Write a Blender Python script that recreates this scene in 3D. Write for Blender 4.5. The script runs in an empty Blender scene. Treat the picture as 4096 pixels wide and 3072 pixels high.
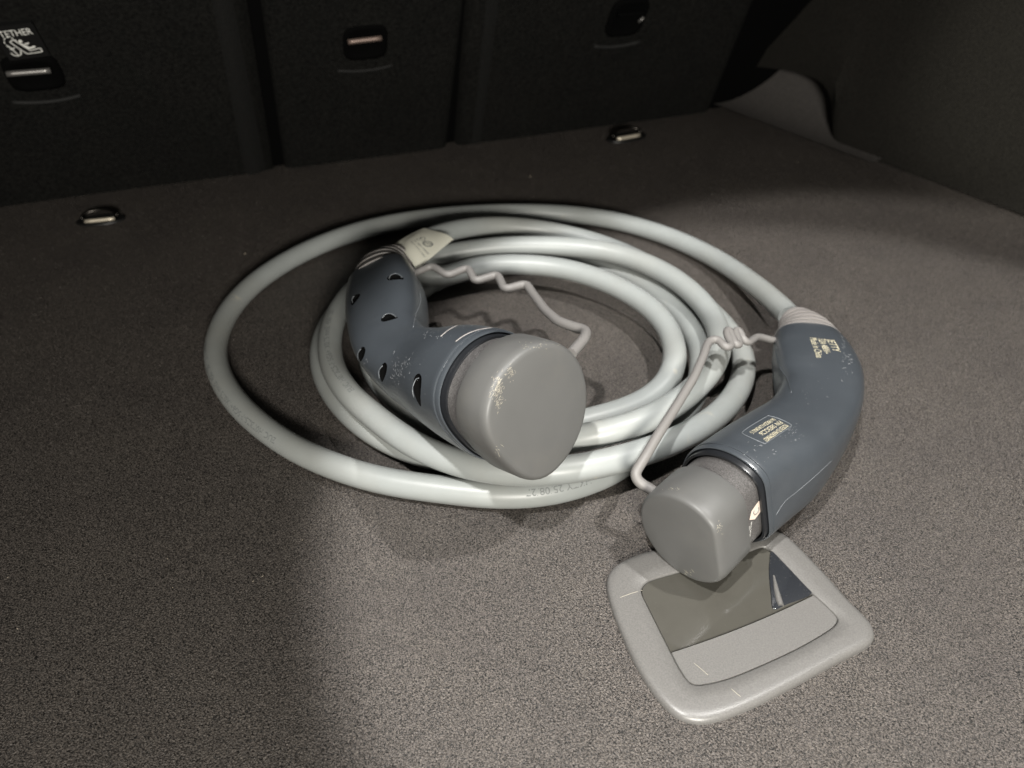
import bpy, bmesh, math, random
import numpy as np
from mathutils import Vector, Matrix
from mathutils.bvhtree import BVHTree
random.seed(7); rng = np.random.default_rng(7)
scene = bpy.context.scene
COL = scene.collection
rad = math.radians

# ------------------------------------------------------------------ camera
CAM_H = 0.37; PITCH = rad(38); FPX = 3055.0; CX, CY = 2048.0, 1536.0
cam_d = bpy.data.cameras.new('camera'); cam = bpy.data.objects.new('camera', cam_d); COL.objects.link(cam)
cam.location = (0, 0, CAM_H); cam.rotation_euler = (math.pi/2-PITCH, 0, 0)
cam_d.sensor_width = 36; cam_d.lens = 36*FPX/4096; cam_d.clip_start = .01; cam_d.clip_end = 50
cam_d.dof.use_dof = True; cam_d.dof.focus_distance = .43; cam_d.dof.aperture_fstop = 7.5
scene.camera = cam
# ------------------------------------------------------------------ light
w = bpy.data.worlds.new('World'); scene.world = w; w.use_nodes = True
w.node_tree.nodes['Background'].inputs[0].default_value = (1, .93, .84, 1)
w.node_tree.nodes['Background'].inputs[1].default_value = .022
scene.view_settings.view_transform = 'Standard'; scene.view_settings.look = 'None'
scene.view_settings.exposure = 0; scene.view_settings.gamma = 1

def lamp(name, kind, loc, target, energy, color, **kw):
    d = bpy.data.lights.new(name, kind); d.energy = energy; d.color = color
    for k, v in kw.items(): setattr(d, k, v)
    o = bpy.data.objects.new(name, d); COL.objects.link(o); o.location = loc
    o.rotation_euler = (Vector(target)-Vector(loc)).to_track_quat('-Z', 'Y').to_euler()
    return o
# garage light falling in low through the open tailgate, behind the camera
lamp('rear_fill', 'AREA', (.16, -.62, .50), (-.02, .5, 0), 18.5, (1, .96, .88), shape='RECTANGLE', size=.26, size_y=.14)
# two downlights over the right of the load floor: their round pools leave the left and the far end dim
lamp('ceiling_downlight', 'SPOT', (-.22, -.06, 1.22), (.262, .365, 0), 84, (1, .98, .95), spot_size=rad(32.5), spot_blend=.10, shadow_soft_size=.022)
lamp('ceiling_downlight', 'SPOT', (.50, .26, 1.20), (.275, .365, 0), 54, (1, .98, .95), spot_size=rad(34.5), spot_blend=.10, shadow_soft_size=.022)
lamp('rear_fill', 'SPOT', (-.30, -.20, 1.0), (.575, .80, .15), 70, (1, .97, .86), spot_size=rad(14), spot_blend=.9, shadow_soft_size=.03)  # spot added to brighten the side trim, stands for no known fixture
lamp('boot_lamp', 'SPOT', (.48, 1.15, .92), (.26, .36, 0), 36, (1, .97, .93), spot_size=rad(32), spot_blend=.12, shadow_soft_size=.02)

# ------------------------------------------------------------------ helpers
FW = np.array([0, math.cos(PITCH), -math.sin(PITCH)]); UP = np.array([0, math.sin(PITCH), math.cos(PITCH)]); RT = np.array([1., 0, 0])
CAM = np.array([0, 0, CAM_H])
def ray(x, y):
    d = RT*(x-CX)/FPX+UP*(CY-y)/FPX+FW
    return d/np.linalg.norm(d)
def at(x, y, z=0.):
    """a place on the level plane at height z, measured off the photograph"""
    d = ray(x, y); return CAM+d*(z-CAM_H)/d[2]
def on_plane(x, y, o, n):
    d = ray(x, y); return CAM+d*(np.dot(np.array(o)-CAM, n)/np.dot(d, n))
def unit(v): v = np.array(v, float); return v/np.linalg.norm(v)

def obj(name, verts, faces, mat, parent=None, smooth=True, mats=None):
    me = bpy.data.meshes.new(name)
    me.from_pydata([tuple(map(float, v)) for v in verts], [], [tuple(f) for f in faces]); me.update()
    o = bpy.data.objects.new(name, me); COL.objects.link(o)
    if mat: me.materials.append(mat)
    if mats:
        for m in mats: me.materials.append(m)
    if smooth: me.polygons.foreach_set('use_smooth', [True]*len(me.polygons))
    if parent: o.parent = parent
    return o
def empty(name, loc, label, cat, group=None):
    o = bpy.data.objects.new(name, None); COL.objects.link(o); o.location = loc; o.empty_display_size = .02
    o['label'] = label; o['category'] = cat
    if group: o['group'] = group
    bpy.context.view_layer.update()
    return o
def adopt(child, parent):
    """parent without moving: meshes are made in world coordinates"""
    child.parent = parent
    child.matrix_parent_inverse = Matrix.Translation(-Vector(parent_loc(parent)))
    return child
def parent_loc(p):
    l = Vector(p.location)
    return l
def auto_smooth(o, ang=35):
    for p in o.data.polygons: p.use_smooth = True
    o.data.set_sharp_from_angle(angle=rad(ang))
def subsurf(o, n=1):
    m = o.modifiers.new('s', 'SUBSURF'); m.levels = n; m.render_levels = n
def bake(o):
    dg = bpy.context.evaluated_depsgraph_get(); dg.update()
    me = bpy.data.meshes.new_from_object(o.evaluated_get(dg)); o.modifiers.clear(); o.data = me
def catmull(P, n):
    P = np.array(P, float); Q = np.vstack([2*P[0]-P[1], P, 2*P[-1]-P[-2]]); out = []
    for i in range(1, len(Q)-2):
        p0, p1, p2, p3 = Q[i-1], Q[i], Q[i+1], Q[i+2]
        for k in range(n):
            t = k/n
            out.append(.5*((2*p1)+(-p0+p2)*t+(2*p0-5*p1+4*p2-p3)*t*t+(-p0+3*p1-3*p2+p3)*t**3))
    out.append(Q[-2]); return np.array(out)
def resample(P, step):
    P = np.array(P); L = np.r_[0, np.cumsum(np.linalg.norm(np.diff(P[:, :3], axis=0), axis=1))]
    n = max(2, int(L[-1]/step)); s = np.linspace(0, L[-1], n)
    return np.stack([np.interp(s, L, P[:, k]) for k in range(P.shape[1])], 1)
def frames(P, upref=(0, 0, 1)):
    T = np.gradient(P, axis=0); T /= np.linalg.norm(T, axis=1)[:, None]
    u = np.array(upref, float); E1 = np.cross(T, u); E1 /= np.linalg.norm(E1, axis=1)[:, None]
    E2 = np.cross(E1, T); return T, E1, E2
def pt_frames(P):
    """rotation-free frames for tubes that bend in any direction"""
    T = np.gradient(P, axis=0); T /= np.linalg.norm(T, axis=1)[:, None]
    e = np.cross(T[0], (0.13, .3, 1)); e /= np.linalg.norm(e); E1 = [e]
    for i in range(1, len(P)):
        e = E1[-1]-T[i]*np.dot(E1[-1], T[i]); e /= np.linalg.norm(e); E1.append(e)
    E1 = np.array(E1); return T, E1, np.cross(E1, T)
def tube_mesh(P, R, ns=16, caps=True, fr=None):
    P = np.array(P, float); n = len(P); R = np.broadcast_to(R, (n,))
    T, E1, E2 = fr if fr else pt_frames(P)
    a = np.linspace(0, 2*math.pi, ns, endpoint=False)
    V = (P[:, None]+R[:, None, None]*(np.cos(a)[None, :, None]*E1[:, None]+np.sin(a)[None, :, None]*E2[:, None])).reshape(-1, 3)
    F = [(i*ns+j, i*ns+(j+1) % ns, (i+1)*ns+(j+1) % ns, (i+1)*ns+j) for i in range(n-1) for j in range(ns)]
    V = list(V)
    if caps:
        F.append(tuple(range(ns))[::-1]); F.append(tuple((n-1)*ns+j for j in range(ns)))
    return V, F
def tube(name, P, R, mat, parent, ns=16):
    V, F = tube_mesh(P, R, ns); o = obj(name, V, F, mat); auto_smooth(o, 50); adopt(o, parent); return o

# ------------------------------------------------------------------ materials
def mat(name, col, rough=.5, spec=.5, metal=0., noise=None, bump=None, mottle=None, sheen=None, coat=None, tint=None):
    """noise=(scale, amount) grain in colour; mottle=(scale, colour, lo, hi) large soft smudges; bump=(scale, strength, distance_mm)"""
    m = bpy.data.materials.new(name); m.use_nodes = True; nt = m.node_tree; N = nt.nodes; L = nt.links
    b = N['Principled BSDF']; b.inputs['Roughness'].default_value = rough; b.inputs['Metallic'].default_value = metal
    b.inputs['Specular IOR Level'].default_value = spec
    tc = N.new('ShaderNodeTexCoord'); co = tc.outputs['Object']
    rgb = N.new('ShaderNodeRGB'); rgb.outputs[0].default_value = (*col, 1); c = rgb.outputs[0]
    if mottle:
        for (sc, mc, lo, hi) in (mottle if isinstance(mottle, list) else [mottle]):
            n = N.new('ShaderNodeTexNoise'); n.inputs['Scale'].default_value = sc; n.inputs['Detail'].default_value = 6; n.inputs['Roughness'].default_value = .62
            L.new(co, n.inputs['Vector'])
            r = N.new('ShaderNodeMapRange'); r.inputs[1].default_value = lo; r.inputs[2].default_value = hi
            L.new(n.outputs['Fac'], r.inputs[0])
            x = N.new('ShaderNodeMix'); x.data_type = 'RGBA'; L.new(r.outputs[0], x.inputs['Factor']); L.new(c, x.inputs[6]); x.inputs[7].default_value = (*mc, 1)
            c = x.outputs[2]
    if noise:
        n = N.new('ShaderNodeTexNoise'); n.inputs['Scale'].default_value = noise[0]; n.inputs['Detail'].default_value = 3
        L.new(co, n.inputs['Vector'])
        r = N.new('ShaderNodeMapRange'); r.inputs[1].default_value = .3; r.inputs[2].default_value = .7
        r.inputs[3].default_value = 1-noise[1]; r.inputs[4].default_value = 1+noise[1]; r.clamp = False
        if len(noise) > 2:
            mp = N.new('ShaderNodeMapping'); mp.inputs['Rotation'].default_value = (.73, .41, .97); L.new(co, mp.inputs[0]); L.new(mp.outputs[0], n.inputs['Vector'])
            n.inputs['Distortion'].default_value = .6; n.inputs['Detail'].default_value = 1.5; n.inputs['Roughness'].default_value = .6; r.clamp = True; r.inputs[1].default_value = .36; r.inputs[2].default_value = .68
            r.inputs[3].default_value = noise[2]; r.inputs[4].default_value = noise[3]
        L.new(n.outputs['Fac'], r.inputs[0])
        x = N.new('ShaderNodeVectorMath'); x.operation = 'SCALE'; L.new(c, x.inputs[0]); L.new(r.outputs[0], x.inputs['Scale']); c = x.outputs[0]
    L.new(c, b.inputs['Base Color'])
    if bump:
        n = N.new('ShaderNodeTexNoise'); n.inputs['Scale'].default_value = bump[0]; n.inputs['Detail'].default_value = 4
        L.new(co, n.inputs['Vector'])
        bp = N.new('ShaderNodeBump'); bp.inputs['Strength'].default_value = bump[1]; bp.inputs['Distance'].default_value = bump[2]*.001
        L.new(n.outputs['Fac'], bp.inputs['Height']); L.new(bp.outputs[0], b.inputs['Normal'])
    if sheen:
        b.inputs['Sheen Weight'].default_value = sheen[0]; b.inputs['Sheen Roughness'].default_value = sheen[1]
    if coat: b.inputs['Coat Weight'].default_value = coat[0]; b.inputs['Coat Roughness'].default_value = coat[1]
    return m
M_carpet = mat('carpet', (.054, .047, .0415), rough=.46, spec=.6, noise=(1150, 0, 0, 2.9), bump=(1300, 1.0, 1.0), mottle=(14, (.046, .040, .036), .4, .65), sheen=None)
M_seat = mat('seat_felt', (.0058, .0058, .0052), rough=.9, spec=.15, noise=(320, .7), mottle=(12, (.0072, .0070, .0062), .4, .65), bump=(700, .6, .5))
M_black = mat('black_plastic', (.008, .008, .008), rough=.4, spec=.4, bump=(900, .2, .05))
M_void = mat('void_black', (.002, .002, .002), rough=.9, spec=.05)
M_trim = mat('side_trim_felt', (.014, .013, .011), rough=.9, spec=.15, noise=(500, .4), bump=(700, .6, .5))
M_white = mat('white_print', (.85, .85, .80), rough=.6)
M_chrome = mat('chrome', (.80, .72, .58), rough=.4, metal=.5)
M_darkmetal = mat('dark_metal', (.06, .055, .05), rough=.3, metal=1)
M_barmetal = mat('anchor_bar_metal', (.24, .23, .22), rough=.35, metal=.6)
M_cable = mat('grey_cable_sheath', (.282, .299, .293), rough=.40, spec=.45, noise=(60, .03), bump=(1500, .22, .12),
              mottle=[(7, (.268, .274, .258), .45, .7), (55, (.40, .38, .32), .66, .80)])
M_ink = mat('grey_ink', (.16, .17, .17), rough=.6)
M_body = mat('slate_blue_plastic', (.045, .052, .060), rough=.33, spec=1.0, noise=(30, .06), bump=(1300, .5, .11), mottle=(40, (.053, .060, .068), .5, .75))
M_ring = mat('black_rubber_ring', (.012, .013, .015), rough=.3, spec=.5)
M_shroud = mat('dark_grey_shroud', (.085, .081, .079), rough=.36, spec=.8, noise=(1500, .6), bump=(1400, .5, .14))
M_strain = mat('warm_grey_rubber', (.23, .215, .205), rough=.5, noise=(60, .05), bump=(800, .15, .1))
M_cap = mat('grey_rubber_cap', (.098, .098, .095), rough=.45, spec=.42, noise=(45, .04), bump=(1200, .18, .10), mottle=(30, (.110, .108, .102), .5, .75))
M_scuff = mat('pale_scuff', (.34, .315, .26), rough=.7)
M_scratch = mat('bright_scratch', (.27, .28, .29), rough=.4)
M_gold = mat('gold_print', (.58, .53, .38), rough=.45)
M_paper = mat('cream_paper_tag', (.94, .93, .80), rough=.55, bump=(90, .15, .4))
M_label = mat('beige_sticker', (.62, .52, .44), rough=.5)
M_plate = mat('textured_grey_plastic', (.13, .126, .120), rough=.38, spec=.62, noise=(1200, .16), bump=(1500, .55, .12))
M_gloss = mat('smooth_grey_plastic', (.066, .063, .054), rough=.10, spec=1.0, bump=(70, .05, .3), mottle=[(60, (.058, .055, .047), .5, .8), (700, (.09, .085, .07), .64, .74)])
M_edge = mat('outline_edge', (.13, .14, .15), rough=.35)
M_lint = mat('pale_lint', (.42, .36, .28), rough=.9)

# ------------------------------------------------------------------ load floor
NX, NY = 60, 60
V = []; F = []
def floor_z(x, y): return 0.0012*math.sin(9*x+2)*math.sin(7*y)-.0012
for j in range(NY+1):
    for i in range(NX+1):
        x = -1.3+2.6*i/NX; y = -.25+1.75*j/NY; V.append((x, y, floor_z(x, y)))
for j in range(NY):
    for i in range(NX): a = j*(NX+1)+i; F.append((a, a+1, a+NX+2, a+NX+1))
fl = obj('floor', V, F, M_carpet); fl['kind'] = 'structure'; fl['label'] = 'dark brown carpeted load floor of the car boot'

# carpet pile: short upright fibres over the floor in view, one mass
def pile():
    n = 150000
    # dense near the camera, sparser behind
    ys = .12+(rng.random(n)**1.5)*.95; half = .12+.62*ys
    xs = (rng.random(n)*2-1)*half
    ang = rng.random(n)*2*math.pi; lean = .00045+.0007*rng.random(n); h = .0006+.0009*rng.random(n)
    wdt = .00010+.00016*ys
    z0 = np.array([floor_z(x, y) for x, y in zip(xs, ys)])-.0002
    px, py = -np.sin(ang)*wdt, np.cos(ang)*wdt
    V = np.empty((n, 3, 3))
    V[:, 0] = np.stack([xs-px, ys-py, z0], 1); V[:, 1] = np.stack([xs+px, ys+py, z0], 1)
    V[:, 2] = np.stack([xs+np.cos(ang)*lean, ys+np.sin(ang)*lean, z0+h], 1)
    me = bpy.data.meshes.new('carpet_pile'); me.vertices.add(3*n); me.vertices.foreach_set('co', V.reshape(-1))
    me.loops.add(3*n); me.loops.foreach_set('vertex_index', np.arange(3*n)); me.polygons.add(n)
    me.polygons.foreach_set('loop_start', np.arange(n)*3); me.update(calc_edges=True); me.validate()
    me.materials.append(mat('carpet_fibre', (.09, .081, .073), rough=.8, spec=.2, noise=(1300, 0, .1, 2.2), sheen=None))
    o = bpy.data.objects.new('carpet_pile', me); COL.objects.link(o)
    o['kind'] = 'stuff'; o['label'] = 'short dark brown pile of the boot carpet'; o['category'] = 'carpet pile'
pile()

# ------------------------------------------------------------------ seat backs
SD = unit([.853, .318, 0]); SN_h = np.array([SD[1], -SD[0], 0])      # along the seats; horizontally towards the camera
LEAN = rad(29.7)
SU = math.sin(LEAN)*SN_h+math.cos(LEAN)*np.array([0, 0, 1.]); SN = np.cross(SD, SU); SN = SN if SN[1] < 0 else -SN
SO = at(1110, 678)
def seat_uv(x, y, off=0.):
    p = on_plane(x, y, SO+SN*off, SN)-SO
    return np.dot(p, SD), np.dot(p, SU)
def seat_pt(u, v, off=0.): return SO+SD*u+SU*v+SN*off
def seat_slab(u0, u1, top=.60):
    """padded panel: rounded border, slightly domed; u0/u1 = (u at base, u at v=.30)"""
    V = []; F = []; nu, nv = 26, 20; th = .045
    for j in range(nv+1):
        v = -.01+(top+.01)*j/nv; e0 = u0[0]+(u0[1]-u0[0])*v/.3; e1 = u1[0]+(u1[1]-u1[0])*v/.3
        row = [seat_pt(e0, v, -th)]
        for i in range(nu+1):
            t = i/nu; tt = t*t*(3-2*t); u = e0+(e1-e0)*(.5*tt+.5*t)
            d = min(u-e0, e1-u); off = -.006*math.exp(-(d/.004)) if d < .08 else 0
            off += .002*math.sin(7*u+3*v)
            row.append(seat_pt(u, v, off))
        row.append(seat_pt(e1, v, -th)); V += row
    m = nu+3
    for j in range(nv):
        for i in range(m-1): a = j*m+i; F.append((a, a+1, a+m+1, a+m))
    return V, F
def uv_at(x, y): return seat_uv(x, y)[0]
# panel borders measured at the floor line and at the frame's top
def border(bx, by, tx, ty):
    u0, v0 = seat_uv(bx, by); u1, v1 = seat_uv(tx, ty); s = (u1-u0)/(v1-v0); return (u0-s*v0, u0-s*v0+s*.3)
bL = (-1.05, -1.05)
b1a = border(1096, 678, 988, 0); b1b = border(1143, 672, 1046, 0)
b2a = border(1787, 588, 1858, 0); b2b = border(1827, 584, 1876, 0)
b3 = border(2848, 440, 3030, 0)
seat_specs = [('left rear seat back with white TETHER label and anchor recess', bL, b1a),
              ('narrow middle rear seat back with dull anchor bar', b1b, b2a),
              ('right rear seat back beside the black gap and side trim', b2b, b3)]
seats = []
for lab, a, b in seat_specs:
    e = empty('rear_seatback', seat_pt((a[0]+b[0])/2, 0), lab, 'seat back', 'black felt backs of the folding rear seats')
    V, F = seat_slab(a, b); o = obj('felt_panel', V, F, M_seat); adopt(o, e); seats.append(e)
# raised seam bead along the panel edges by the gaps
def bead(seat, pts, wd):
    V = []; F = []
    for (u, v) in pts:
        for k in range(7):
            t = k/6; V.append(seat_pt(u+wd*(t-.5), v, -.004+.007*math.sin(math.pi*t)))
    for i in range(len(pts)-1):
        for k in range(6): a = i*7+k; F.append((a, a+1, a+8, a+7))
    o = obj('edge_bolster', V, F, mat('bolster_felt', (.0085,.0085,.008), rough=.85, spec=.2, noise=(500, .3), bump=(700, .5, .4))); adopt(o, seat)
def lin(b, d): return [(b[0]+(b[1]-b[0])*v/.3+d, v) for v in np.linspace(0, .6, 12)]
bead(seats[0], lin(b1a, -.024), .030)
bead(seats[2], lin(b2b, .026), .034)

def flat_on(frame, pts, off, name, m, parent):
    V = [frame(u, v, off) for u, v in pts]; o = obj(name, V, [tuple(range(len(pts)))], m, smooth=False); adopt(o, parent); return o
def text_mesh(s, size, font_bold=False, align='LEFT'):
    c = bpy.data.curves.new('t', 'FONT'); c.body = s; c.size = size; c.align_x = align; c.resolution_u = 3
    if font_bold: c.offset = size*.02
    o = bpy.data.objects.new('t', c); COL.objects.link(o)
    dg = bpy.context.evaluated_depsgraph_get(); me = bpy.data.meshes.new_from_object(o.evaluated_get(dg))
    vs = np.array([v.co[:] for v in me.vertices]) if len(me.vertices) else np.zeros((0, 3)); fs = [tuple(p.vertices) for p in me.polygons]
    bpy.data.objects.remove(o); bpy.data.curves.remove(c); bpy.data.meshes.remove(me)
    return vs, fs
def stroke2d(pts, wd, closed=False):
    """flat ribbon along a 2-D polyline"""
    P = np.array(pts, float); T = np.gradient(P, axis=0); T /= np.linalg.norm(T, axis=1)[:, None]+1e-12
    Nn = np.stack([-T[:, 1], T[:, 0]], 1)*wd/2
    V = list(P+Nn)+list(P-Nn); n = len(P); F = [(i, i+1, n+i+1, n+i) for i in range(n-1)]
    return V, F
def disc2d(c, r, n=12):
    return [(c[0]+r*math.cos(2*math.pi*k/n), c[1]+r*math.sin(2*math.pi*k/n)) for k in range(n)], [tuple(range(n))]
def merge(parts):
    V = []; F = []
    for v, f in parts:
        k = len(V); V += [tuple(p) for p in v]; F += [tuple(i+k for i in q) for q in f]
    return V, F

# recessed tether anchors: a frame, a dark pocket and a bar across it
def anchor(seat, x0, x1, ytop, ybot, ybar, barmat, bar=True):
    u0, v1 = seat_uv(x0, (ytop)); u1, _ = seat_uv(x1, ytop); _, v0 = seat_uv((x0+x1)/2, ybot)
    uc = (u0+u1)/2; hw = abs(u1-u0)/2; vc = (v0+v1)/2; hh = abs(v1-v0)/2
    V = []; F = []; n = 28
    def ring(a, b, off, e=4):
        r = []
        for k in range(n):
            t = 2*math.pi*k/n; c, s = math.cos(t), math.sin(t)
            r.append(seat_pt(uc+a*math.copysign(abs(c)**(2/e), c), vc+b*math.copysign(abs(s)**(2/e), s), off))
        return r
    rings = [ring(hw+.006, hh+.006, -.004), ring(hw+.005, hh+.005, .0035), ring(hw+.001, hh+.001, .004), ring(hw-.001, hh-.001, .0030), ring(hw*.9, hh*.9, .0026)]
    for r in rings: V += r
    for i in range(len(rings)-1):
        for k in range(n): F.append((i*n+k, i*n+(k+1) % n, (i+1)*n+(k+1) % n, (i+1)*n+k))
    F.append(tuple((len(rings)-1)*n+k for k in range(n)))
    pocket = obj('anchor_recess', V, F, M_void); adopt(pocket, seat)
    if bar:
        ub0, vb0 = seat_uv(x0+4, ybar[0], .006); ub1, vb1 = seat_uv(x1-4, ybar[1], .006)
        P = [seat_pt(ub0+(ub1-ub0)*t, vb0+(vb1-vb0)*t, .006) for t in np.linspace(0, 1, 8)]
        V, F = tube_mesh(P, .0026, 10); b = obj('anchor_bar', V, F, barmat); b.parent = pocket; b.matrix_parent_inverse = Matrix()
        adopt_chain(b, pocket, seat)
    # lip below the pocket
    P = [seat_pt(uc+(hw+.012)*t, vc-hh-.018-.004*(1-t*t), .001) for t in np.linspace(-1, 1, 12)]
    V, F = tube_mesh(P, .0018, 10); b = obj('recess_lip', V, F, mat('lip_felt', (.008, .008, .0075), rough=.8, noise=(600, .3)))
    adopt_chain(b, pocket, seat)
    return uc, vc, hw, hh
def adopt_chain(child, mid, top):
    child.parent = mid; child.matrix_parent_inverse = Matrix.Identity(4)
    # mid has identity world matrix, so the child's world coordinates stay
A0 = anchor(seats[0], 22, 206, 250, 340, (296, 282), M_barmetal)
A1 = anchor(seats[1], 1388, 1530, 118, 215, (168, 152), mat('anchor_bar_brown', (.27, .2, .17), rough=.4, metal=.5))
A2 = anchor(seats[2], 2470, 2582, 12, 120, (60, 52), M_void)
# glint in the third anchor, put in as a small metal piece
u, v = seat_uv(2562, 76, .006); V, F = tube_mesh([seat_pt(u-.002, v-.003, .007), seat_pt(u+.003, v+.003, .007)], .0016, 8); g = obj('anchor_glint', V, F, M_barmetal); adopt(g, seats[2])

# TETHER labels with the child-seat pictogram
def tether_label(seat, ox, oy, rx, ry):
    """(ox,oy) photo place of the text's left end, (rx,ry) of its right end"""
    a = np.array(seat_uv(ox, oy)); b = np.array(seat_uv(rx, ry)); L = np.linalg.norm(b-a)
    du = (b-a)/L; dv = np.array([-du[1], du[0]])
    def fr(p, off): q = a+du*p[0]+dv*p[1]; return seat_pt(q[0], q[1], off)
    # plate
    Lp = L*1.0; pts = [(-.12*L, .42*L), (1.10*L, .42*L), (1.13*L, .36*L), (1.13*L, -.98*L), (-.15*L, -.98*L), (-.15*L, .36*L)]
    n = len(pts); V = [fr(p, .0035) for p in pts]+[fr(p, -.002) for p in pts]
    F = [tuple(range(n))]+[(i, n+i, n+(i+1) % n, (i+1) % n) for i in range(n)]
    pl = obj('label_plate', V, F, M_black, smooth=False); adopt(pl, seat)
    vs, fs = text_mesh('TETHER', 1.0, False); wdt = vs[:, 0].max()-vs[:, 0].min(); s = L/wdt
    parts = [([((q[0]-vs[:, 0].min())*s, q[1]*s*1.3) for q in vs], fs)]
    S = L/100.
    def P(*pp): return [(x*S, -y*S) for x, y in pp]
    # pictogram, drawn in a 100-unit square below the word
    seatline = P((24, 18), (28, 15), (34, 17), (62, 62), (66, 64), (92, 60), (97, 63), (97, 72), (94, 75), (52, 76), (46, 72), (20, 24), (24, 18))
    parts.append(stroke2d(catmull(seatline, 3), 3.4*S))
    child = P((44, 30), (60, 48), (66, 54), (84, 50))
    parts.append(stroke2d(catmull(child, 4), 7*S)); parts.append(disc2d(P((50, 22))[0], 6*S)); parts.append(stroke2d(P((58, 34), (64, 36), (72, 32)), 5*S))
    dash = catmull(P((6, 40), (2, 22), (8, 6), (22, 1), (34, 10), (40, 20)), 8)
    for k in range(0, len(dash)-4, 7): parts.append(stroke2d(dash[k:k+5], 3.4*S))
    parts.append(stroke2d(P((8, 36), (20, 76)), 3.4*S)); parts.append(stroke2d(P((6, 50), (22, 46)), 4.2*S))
    parts.append(stroke2d(catmull(P((2, 64), (8, 76), (20, 79), (30, 74), (34, 60)), 5), 3.4*S))
    V, F = merge(parts)
    o = obj('label_print', [fr(p, .0042) for p in V], F, M_white, smooth=False); adopt_chain(o, pl, seat)
tether_label(seats[0], 2, 138, 132, 122)
tether_label(seats[2], 2492, -130, 2600, -140)

# black sheet added behind the seats so their gaps read as shade
bo = obj('gap_shade_sheet', [seat_pt(-1.2, -.02, -.012), seat_pt(.75, -.02, -.012), seat_pt(.75, .75, -.012), seat_pt(-1.2, .75, -.012)], [(0, 1, 2, 3)], M_void, smooth=False); bo['kind'] = 'structure'
# ------------------------------------------------------------------ right side trim
WA = unit(at(4096, 848)-at(3384, 588)); WN = np.array([WA[1], -WA[0], 0]); WN = WN if WN[0] < 0 else -WN
WO = at(3384, 588); WU = unit(np.array([0, 0, 1.])-WN*.16); WNN = np.cross(WA, WU); WNN = WNN if WNN[0] < 0 else -WNN
def wall_pt(s, h, off=0): return WO+WA*s+WU*h+WNN*off
def wall_uv(x, y): p = on_plane(x, y, WO, WNN)-WO; return np.dot(p, WA), np.dot(p, WU)
arch = [wall_uv(*q) for q in [(3384, 588), (3357, 545), (3350, 470), (3346, 400), (3308, 331), (3221, 293), (3097, 272), (2960, 262)]]
arch = [(s, max(h, 0)) for s, h in arch]
ac = catmull(arch, 5)
tops = [(s, .75) for s, h in ac]
V = []; F = []
# the proud dark trim: a strip above the arch, then the long panel towards the camera
for (s, h) in ac:
    for k in range(14):
        t = k/13; hh = h+(.75-h)*t**1.3
        V.append(wall_pt(s, hh, .0+.012*math.sin(min(1, (hh-h)/.02)*math.pi/2)+.012*math.exp(-(hh-h)/.06)))
na = len(ac)
for s in np.linspace(.02, .75, 26):
    for k in range(14):
        t = k/13; hh = .75*t**1.3
        V.append(wall_pt(s, hh, .012*math.sin(min(1, hh/.02)*math.pi/2)+.012*math.exp(-hh/.06)+.02*math.sin(s*5)*(hh)))
order = list(range(na))[::-1]+list(range(na, na+26))
for a, b in zip(order[:-1], order[1:]):
    for k in range(13): F.append((a*14+k, b*14+k, b*14+k+1, a*14+k+1))
# return edge into the opening
base = len(V)
for (s, h) in ac: V.append(wall_pt(s, h, -.035))
for i in range(na-1): F.append((i*14, (i+1)*14, base+i+1, base+i))
sw = obj('side_wall', V, F, M_trim); sw['kind'] = 'structure'; sw['label'] = 'dark felt side trim at the right of the boot'
auto_smooth(sw, 45)
# coved carpet lining seen through the arch of the trim
V = []; F = []; ss = np.linspace(-.55, .06, 30); nh = 16
for s in ss:
    for k in range(nh):
        t = k/(nh-1); q = min(1, t/.5)*math.pi/2; r = .07
        off = .062-r*math.sin(q); h = r*(1-math.cos(q))+(max(0, t-.5)/.5)*.25
        V.append(wall_pt(s, h, off-.028)+np.array([0, 0, .0015]))
for i in range(len(ss)-1):
    for k in range(nh-1): F.append((i*nh+k, (i+1)*nh+k, (i+1)*nh+k+1, i*nh+k+1))
wl = obj('wheel_arch_lining', V, F, mat('lining_carpet', (.07, .064, .060), rough=.7, noise=(700, .5), bump=(900, .8, .6))); wl['kind'] = 'structure'

# ------------------------------------------------------------------ tie-down rings
def tie_ring(x, y, yaw, label, sc):
    c = at(x, y); e = empty('tie_down_ring', c, label, 'tie-down ring', 'cargo tie-down rings in the load floor')
    R = Matrix.Rotation(yaw, 3, 'Z')
    def loc(p): return np.array(c)+np.array(R @ Vector(p))*sc
    n = 32; V = []; F = []
    rings = [(.037, .019, .0), (.037, .019, .0025), (.033, .0155, .0035), (.030, .0125, .001), (.022, .008, .0006)]
    for a, b, z in rings:
        for k in range(n):
            t = 2*math.pi*k/n; V.append(loc((a*math.cos(t), b*math.sin(t), z)))
    for i in range(len(rings)-1):
        for k in range(n): F.append((i*n+k, i*n+(k+1) % n, (i+1)*n+(k+1) % n, (i+1)*n+k))
    F.append(tuple((len(rings)-1)*n+k for k in range(n)))
    adopt(obj('base_dish', V, F, M_black), e)
    P = [loc((-.024, .0, .004))]+[loc((.026*math.cos(t), .0125*math.sin(t)-.001, .008+.005*math.sin(t))) for t in np.linspace(math.pi, 0, 14)]+[loc((.024, 0, .004))]
    P = catmull(P, 3); V, F = tube_mesh(P, .0026*sc, 10); adopt(obj('loop', V, F, M_darkmetal), e)
    V, F = tube_mesh([loc((x_, -.006, .0035)) for x_ in np.linspace(-.022, .022, 6)], .0030*sc, 10); adopt(obj('hinge_bar', V, F, M_chrome), e)
    return e
tie_ring(405, 882, rad(14), 'tie-down ring in the floor near the left edge, below the TETHER seat back', .68)
tie_ring(2505, 552, rad(26), 'tie-down ring in the floor at the foot of the right seat back', .80)

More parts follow.
